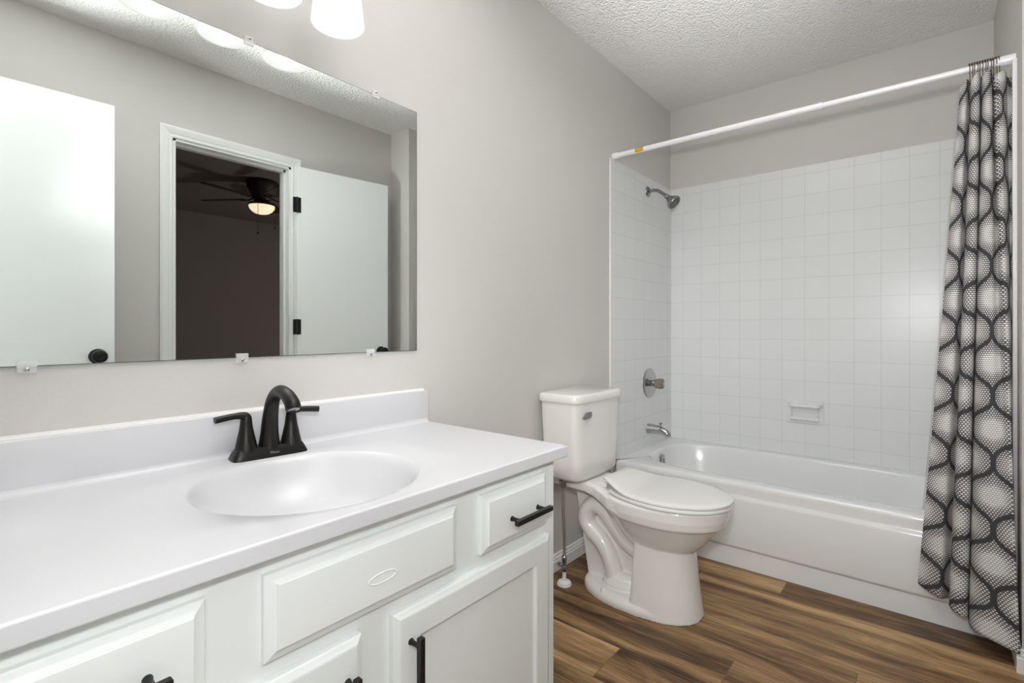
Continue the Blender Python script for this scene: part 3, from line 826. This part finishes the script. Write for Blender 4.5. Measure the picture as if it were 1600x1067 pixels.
OUT = [(-.276, .090), (-.285, .100), (-.31, .118), (-.36, .147), (-.44, .173), (-.52, .180), (-.59, .168), (-.65, .142), (-.695, .105), (-.722, .062), (-.734, .025)]
def lid_outline(shrink=0.0, from_y=-.276):
    pts = [p for p in OUT if p[0] <= from_y]
    sp_ = spline([(x, y, 0) for y, x in pts], 6)
    q = 1 - shrink / 0.18
    right = [(max(p.x * q, 0.004), -.50 + (p.y + .50) * q) for p in sp_]
    return [(TX + x, y) for x, y in right] + [(TX - x, y) for x, y in reversed(right)]
def lz(y):
    t = min(max((y + .42) / (.145), 0), 1); t = t * t * (3 - 2 * t)
    return 0.452 + 0.026 * t
def slab_grid(outer_fn, zt, zb, edge=0.005):
    b = B()
    o0, o1 = outer_fn(0.0), outer_fn(edge)
    mid = outer_fn(0.03); core = outer_fn(0.07)
    rings = [[(x, y, zb(y)) for x, y in o1], [(x, y, zb(y) + 0.003) for x, y in o0], [(x, y, zt(y) - 0.004) for x, y in o0], [(x, y, zt(y) - 0.001) for x, y in o1], [(x, y, zt(y) + 0.0006) for x, y in mid]]
    R = loft(b, rings, cap0=True, cap1=False)
    last = R[-1]; n = len(last); h = n // 2
    for i in range(h - 1):
        b.faces.new((last[i], last[i + 1], last[n - 2 - i], last[n - 1 - i]))
    return b
b = slab_grid(lambda s: lid_outline(s), lz, lambda y: lz(y) - 0.013); obj('lid', b, M['seat'], toi, smooth=45)
b = slab_grid(lambda s: [(TX + (x - TX) * 1.015, y - 0.002) for x, y in lid_outline(s, -.30)], lambda y: 0.4385, lambda y: 0.425); obj('seat', b, M['seat'], toi, smooth=45)
for dx in (-.07, .07):
    b = B(); box(b, TX + dx - .014, TX + dx + .014, -.284, -.256, .430, .447, .005, 3); obj('seat_hinge', b, M['seat'], toi)

# water supply to the tank
ws = thing('water_supply', 'braided supply line with shut-off valve rising from a white floor flange to the tank', 'pipe', (1.748, -0.102, 0))
b = B(); lathe(b, [(0.030, 0.0), (0.030, 0.005), (0.026, 0.013), (0.014, 0.018), (0.009, 0.019)], (1.748, -.102, 0), (0, 0, 1), 28); obj('floor_flange', b, M['white_plastic'], ws)
b = B(); tube(b, [(1.748, -.102, .015), (1.748, -.102, .062)], 0.008, 14); obj('stub_pipe', b, M['white_plastic'], ws)
b = B(); lathe(b, [(0.010, .055), (0.0115, .060), (0.0115, .075), (0.009, .08), (0.009, .10), (0.0105, .103), (0.0105, .115), (0.006, .12)], (1.748, -.102, 0), (0, 0, 1), 16)
tube(b, [(1.748, -.102, .088), (1.728, -.095, .088)], 0.005, 10)
tube(b, [(1.728, -.095, .088), (1.722, -.093, .088)], [0.015, 0.013], 14, squash=0.55)
obj('shut_off_valve', b, M['dull_chrome'], ws)
b = B(); tube(b, spline([(1.748, -.102, .112), (1.749, -.102, .20), (1.741, -.102, .30), (1.738, -.102, .418)], 6), 0.0062, 12); obj('braided_hose', b, M['braid'], ws)
b = B(); lathe(b, [(0.009, .405), (0.015, .41), (0.0155, .436), (0.010, .442)], (1.738, -.102, 0), (0, 0, 1), 12); obj('coupling_nut', b, M['dull_chrome'], ws)

# ------------------------------------------------------------------ bathtub
tubo = thing('bathtub', 'white alcove bathtub with embossed apron below the tiled walls', 'bathtub', (2.73, -0.745, 0))
BXF, BXB, BYN, BYS, BZ = 2.360, XE - TT - 0.001, YN - TT - 0.001, YA + TT + 0.001, 0.3775
TCX, TCY = (2.445 + 3.045) / 2, (BYN + BYS) / 2
NA = 160
ta = sorted([2 * pi * k / NA for k in range(NA)] + [math.atan2(y - TCY, x - TCX) % (2 * pi) for x in (BXF, BXB) for y in (BYN, BYS)])
def trect(xf, z, d=0.0):
    rg = []
    for a in ta:
        c, s = cos(a), sin(a); t = 1e9
        if c > 1e-9: t = min(t, (BXB - TCX) / c)
        if c < -1e-9: t = min(t, (BXF - TCX) / c)
        if s > 1e-9: t = min(t, (BYN - TCY) / s)
        if s < -1e-9: t = min(t, (BYS - TCY) / s)
        x, y = TCX + c * t, TCY + s * t
        if x < BXF + 1e-6 or c < 0 and abs(x - BXF) < 1e-6: x = xf
        rg.append((x, y, z))
    return rg
def topen(x0, x1, y0, y1, z, k=4.0):
    cx, cy, hx, hy = (x0 + x1) / 2, (y0 + y1) / 2, (x1 - x0) / 2, (y1 - y0) / 2
    return [(cx + hx * math.copysign(abs(cos(a)) ** (2 / k), cos(a)), cy + hy * math.copysign(abs(sin(a)) ** (2 / k), sin(a)), z) for a in ta]
rings = [trect(2.369, 0.0), trect(2.369, 0.083), trect(2.366, 0.086), trect(2.361, 0.092), trect(2.360, 0.098), trect(2.361, 0.300), trect(2.363, 0.308), trect(2.370, 0.318), trect(2.3715, 0.324),
         trect(2.3705, 0.352), trect(2.3715, 0.362), trect(2.375, 0.370), trect(2.381, 0.3755), trect(2.390, BZ)]
rings += [topen(2.440, 3.052, -1.415, -0.072, BZ), topen(2.446, 3.046, -1.410, -0.077, BZ - 0.0015), topen(2.452, 3.040, -1.404, -0.083, BZ - 0.007), topen(2.457, 3.036, -1.398, -0.087, BZ - 0.018),
          topen(2.470, 3.024, -1.375, -0.098, 0.28, 3.6), topen(2.490, 3.005, -1.33, -0.115, 0.17, 3.4), topen(2.510, 2.985, -1.28, -0.135, 0.10, 3.2), topen(2.545, 2.95, -1.23, -0.17, 0.068, 3.0), topen(2.62, 2.87, -1.12, -0.28, 0.060, 2.6)]
b = B(); loft(b, rings, cap0=False, cap1=True)
obj('tub_shell', b, M['tub'], tubo, smooth=45)
b = B(); lathe(b, [(0.033, 0.0), (0.034, 0.004), (0.030, 0.010), (0.018, 0.014), (0.004, 0.014)], (2.755, -.0925, .318), (0, -1, 0.08), 28)
box(b, 2.749, 2.761, -.112, -.104, .296, .325, .002, 1)
obj('overflow_plate', b, M['chrome'], tubo)
b = B(); lathe(b, [(0.032, 0.0), (0.032, 0.003), (0.024, 0.004), (0.004, 0.002)], (2.755, -.30, .0605), (0, 0, 1), 24); obj('drain', b, M['chrome'], tubo)

# tub and shower fittings on the end wall
YF = YN - TT
sh = thing('shower', 'chrome shower head on a bent arm high on the tiled end wall', 'shower head', (2.755, YF, 1.86))
b = B(); lathe(b, [(0.031, 0.0), (0.030, 0.004), (0.022, 0.010), (0.010, 0.013)], (2.755, YF, 1.8595), (0, -1, 0), 28); obj('wall_flange', b, M['dull_chrome'], sh)
b = B(); tube(b, spline([(2.755, YF, 1.8595), (2.755, -.045, 1.861), (2.755, -.075, 1.852), (2.755, -.118, 1.818)], 6), 0.0095, 16); obj('shower_arm', b, M['dull_chrome'], sh)
ax_ = Vector((0.0, -0.72, -0.69))
b = B(); lathe(b, [(0.010, -0.012), (0.0135, -0.006), (0.0145, 0.004), (0.013, 0.010), (0.018, 0.018), (0.028, 0.034), (0.038, 0.050), (0.041, 0.056), (0.041, 0.064), (0.0385, 0.067)], (2.755, -.122, 1.814), ax_, 36); hd = obj('spray_head', b, M['dull_chrome'], sh)
b = B()
c0 = Vector((2.755, -.122, 1.814)) + ax_.normalized() * 0.067
a1, a2 = frame_for(ax_)
lathe(b, [(0.036, 0.0), (0.034, 0.003), (0.002, 0.004)], c0, ax_, 28)
for rad_, cnt in ((0.012, 6), (0.024, 12)):
    for k in range(cnt):
        q = c0 + (a1 * cos(2 * pi * k / cnt) + a2 * sin(2 * pi * k / cnt)) * rad_
        lathe(b, [(0.0024, 0.003), (0.0018, 0.006)], q, ax_, 8)
fp = obj('spray_face', b, mat('spray_face_grey', (0.12, 0.12, 0.13), 0.4), sh); fp['label'] = 'dark nozzle face'

sv = thing('shower_valve', 'round chrome valve plate with a ribbed acrylic knob on the end wall tile', 'shower valve', (2.772, YF, 0.7475))
b = B(); lathe(b, [(0.086, 0.0), (0.086, 0.004), (0.080, 0.010), (0.066, 0.012), (0.060, 0.009), (0.045, 0.012), (0.030, 0.019), (0.018, 0.022)], (2.772, YF, .7475), (0, -1, 0), 48); obj('escutcheon', b, M['chrome'], sv)
b = B(); lathe(b, [(0.020, 0.012), (0.020, 0.035), (0.017, 0.040)], (2.772, YF, .7475), (0, -1, 0), 24); obj('stem', b, M['dull_chrome'], sv)
b = B()
rings = []
for h_, r_ in ((0.036, .018), (0.042, .024), (0.060, .027), (0.078, .028), (0.086, .025), (0.089, .018)):
    rings.append([(2.772 + (r_ + .0022 * cos(10 * t)) * cos(t), YF - h_, .7475 + (r_ + .0022 * cos(10 * t)) * sin(t)) for t in (2 * pi * k / 80 for k in range(80))])
loft(b, rings); kn = obj('knob', b, M['smoked'], sv); kn['label'] = 'ribbed smoky acrylic knob'
b = B(); lathe(b, [(0.012, 0.0885), (0.012, 0.091), (0.002, 0.0915)], (2.772, YF, .7475), (0, -1, 0), 20); obj('cap', b, M['chrome'], kn)

ts = thing('tub_spout', 'chrome tub spout with a small diverter pull above the bathtub rim', 'tub spout', (2.76, YF, 0.485))
b = B()
cl = spline([(2.760, YF, .484), (2.760, -.04, .485), (2.760, -.085, .482), (2.760, -.118, .470), (2.760, -.130, .452)], 6)
tube(b, cl, [0.030 - 0.012 * (i / (len(cl) - 1)) for i in range(len(cl))], 24)
obj('spout_body', b, M['chrome'], ts, smooth=50)
b = B(); lathe(b, [(0.0035, 0.0), (0.0035, 0.018), (0.009, 0.020), (0.009, 0.026), (0.004, 0.029)], (2.760, -.085, .498), (0, 0, 1), 14); obj('diverter_pull', b, M['chrome'], ts)

# recessed ceramic soap dish with a grab bar
sd = thing('soap_dish', 'white ceramic soap dish with grab bar set in the long tiled wall', 'soap dish', (XE - TT, -0.753, 0.61))
SX1 = XE - TT
y0, y1, z0, z1 = -.838, -.667, .552, .672
b = B()
def dring(ins, x, rz=0.0): return [(x, y0 + ins, z0 + ins), (x, y1 - ins, z0 + ins), (x, y1 - ins, z1 - ins), (x, y0 + ins, z1 - ins)]
loft(b, [dring(0, SX1), dring(0, SX1 - .007), dring(.002, SX1 - .010), dring(.020, SX1 - .010), dring(.023, SX1 - .007), dring(.026, SX1 - .0015)])
obj('dish_frame', b, M['dish'], sd, smooth=30)
b = B(); pts = [(SX1 - .012, y0 + .012, z1 - .022), (SX1 - .030, y0 + .020, z1 - .022), (SX1 - .036, y0 + .040, z1 - .022), (SX1 - .036, y1 - .040, z1 - .022), (SX1 - .030, y1 - .020, z1 - .022), (SX1 - .012, y1 - .012, z1 - .022)]
tube(b, spline(pts, 5), 0.0105, 14); obj('grab_bar', b, M['dish'], sd, smooth=60)
b = B(); prism(b, [(SX1 - .001, z0 + .016), (SX1 - .028, z0 + .018), (SX1 - .034, z0 + .026), (SX1 - .032, z0 + .036), (SX1 - .026, z0 + .034), (SX1 - .001, z0 + .028)], 1, y0 + .020, y1 - .020)
tr = obj('tray_lip', b, M['dish'], sd, smooth=50); tb = tr.modifiers.new('soft', 'BEVEL'); tb.width = 0.003; tb.segments = 3

# ------------------------------------------------------------------ curtain rod, hooks, curtain, liner
RX, RZ = 2.355, 1.960
rod = thing('curtain_rod', 'white tension rod spanning the tub alcove below the ceiling', 'curtain rod', (RX, 0, RZ))
b = B(); tube(b, [(RX, -.012, RZ), (RX, -.935, RZ)], 0.0128, 24); tube(b, [(RX, -.925, RZ), (RX, -.939, RZ)], 0.0138, 24); obj('outer_tube', b, M['rod'], rod)
b = B(); tube(b, [(RX, -.93, RZ), (RX, YA + .014, RZ)], 0.0108, 24); obj('inner_tube', b, M['rod'], rod)
b = B(); lathe(b, [(0.0165, 0.0005), (0.0165, 0.028), (0.0145, 0.034), (0.0130, 0.035)], (RX, YN, RZ), (0, -1, 0), 24); obj('end_cap', b, M['rod'], rod)
b = B(); lathe(b, [(0.0165, 0.0005), (0.0165, 0.040), (0.0140, 0.05), (0.0115, 0.052)], (RX, YA, RZ), (0, 1, 0), 24); obj('end_cap', b, M['rod'], rod)
b = B()
rs = []
for y in (-.128, -.172):
    rs.append([(RX + 0.0133 * cos(t) * 1.0, y + (0.010 if k > 5 else 0) * 0, RZ + 0.0133 * sin(t)) for k, t in enumerate([radians(a) for a in range(120, 232, 10)])])
loft(b, rs, False, False, closed=False); st = obj('sticker', b, M['sticker'], rod, smooth=60); st['label'] = 'small amber warning sticker'

HOOKS = [-1.376 - 0.0066 * k for k in range(12)]
for k, y in enumerate(HOOKS):
    t = thing('curtain_hook', 'small bronze roller hook in the bunch at the curtain end of the rod', 'curtain hook', (RX, y, RZ), 'curtain hooks bunched on the rod')
    b = B()
    jit = random.uniform(-.003, .003)
    pts = [(RX + 0.0155 * cos(a), y + jit * (a / 6), RZ + 0.002 + 0.0155 * sin(a)) for a in [radians(g) for g in range(-60, 241, 20)]]
    pts += [(RX - 0.006, y + jit, RZ - 0.026), (RX - 0.004, y + jit, RZ - 0.052), (RX - 0.010, y + jit, RZ - 0.058), (RX - 0.016, y + jit, RZ - 0.050)]
    tube(b, spline(pts, 3), 0.0012, 8)
    obj('wire', b, M['brass'], t, smooth=60)
    b = B()
    for a in range(50, 140, 22):
        q = Vector((RX + 0.0155 * cos(radians(a)), y, RZ + 0.002 + 0.0155 * sin(radians(a))))
        bmesh.ops.create_icosphere(b, subdivisions=1, radius=0.0029, matrix=Matrix.Translation(q))
    obj('roller_beads', b, M['brass'], t, smooth=60)

def cloth(top_pts, bot_pts, zt, zb, nv, per, wob, ustretch):
    b = B(); uvl = b.loops.layers.uv.new('UVMap')
    tp = spline([(x, y, 0) for x, y in top_pts], per); bt = spline([(x, y, 0) for x, y in bot_pts], per)
    nu = len(tp)
    # cloth coordinate from the unfolded length lower down
    acc = [0.0]
    for i in range(1, nu): acc.append(acc[-1] + (bt[i] - bt[i - 1]).length * (ustretch[min((i - 1) // per, len(ustretch) - 1)] if hasattr(ustretch, '__len__') else ustretch))
    grid = []
    for j in range(nv + 1):
        v = j / nv
        row = []
        for i in range(nu):
            s = i / (nu - 1)
            e = v ** 1.1
            p = tp[i].lerp(bt[i], e)
            z = zt(s) + (zb(s) - zt(s)) * v
            w = wob * sin(pi * min(v * 1.2, 1)) * (sin(7 * v + 9 * s) * 0.6 + sin(13 * v - 17 * s) * 0.4)
            row.append((p.x + w, p.y + w * 0.4, z))
        grid.append(row)
    V = [[b.verts.new(p) for p in r] for r in grid]
    for j in range(nv):
        for i in range(nu - 1):
            f = b.faces.new((V[j][i], V[j][i + 1], V[j + 1][i + 1], V[j + 1][i]))
            for lp, (jj, ii) in zip(f.loops, ((j, i), (j, i + 1), (j + 1, i + 1), (j + 1, i))):
                lp[uvl].uv = (acc[ii] - 0.03, grid[jj][ii][2] + 0.02)
    return b
TOP = [(2.350, -1.352), (2.338, -1.360), (2.340, -1.369), (2.366, -1.378), (2.340, -1.381), (2.322, -1.389), (2.330, -1.400), (2.368, -1.405), (2.336, -1.409), (2.322, -1.418), (2.332, -1.429), (2.368, -1.434), (2.340, -1.438), (2.328, -1.450), (2.338, -1.463), (2.364, -1.470), (2.348, -1.484)]
BOT = [(2.340, -1.238), (2.322, -1.262), (2.306, -1.296), (2.346, -1.322), (2.306, -1.324), (2.284, -1.341), (2.292, -1.366), (2.348, -1.374), (2.292, -1.374), (2.250, -1.394), (2.226, -1.430), (2.200, -1.462), (2.190, -1.482), (2.205, -1.4835), (2.260, -1.484), (2.310, -1.484), (2.345, -1.484)]
USTR = [1.15, 1.0, 1.3, 1.5, 0.95, 0.95, 1.6, 1.3, 0.95, 1.0, 1.0, 1.0, 1.0, 1.2, 1.2, 1.2]     # how much cloth each fold hides
b = cloth(TOP, BOT, lambda s: 1.906 + 0.022 * sin(pi * min(s * 1.05, 1)) - 0.006 * cos(2 * pi * s * 4.0), lambda s: 0.142 - 0.082 * min(1, s * 1.9), 150, 9, 0.004, USTR)
cu = obj('shower_curtain', b, M['curtain'], None, smooth=180)
sol = cu.modifiers.new('thickness', 'SOLIDIFY'); sol.thickness = 0.0012
tag(cu, 'grey and white dotted shower curtain with charcoal ogee lattice, bunched at the rod end', 'shower curtain')
LT = [(2.372, -1.346), (2.388, -1.356), (2.370, -1.372), (2.392, -1.392), (2.372, -1.412), (2.392, -1.432), (2.376, -1.452), (2.388, -1.468)]
LB = [(2.488, -1.243), (2.506, -1.258), (2.492, -1.274), (2.514, -1.292), (2.500, -1.314), (2.514, -1.335), (2.502, -1.352), (2.514, -1.362)]
b = cloth(LT, LB, lambda s: 1.896, lambda s: 0.300, 60, 6, 0.003, 1.0)
li = obj('curtain_liner', b, M['liner'], None, smooth=180)
tag(li, 'translucent white vinyl liner hanging inside the tub behind the patterned curtain', 'shower liner')
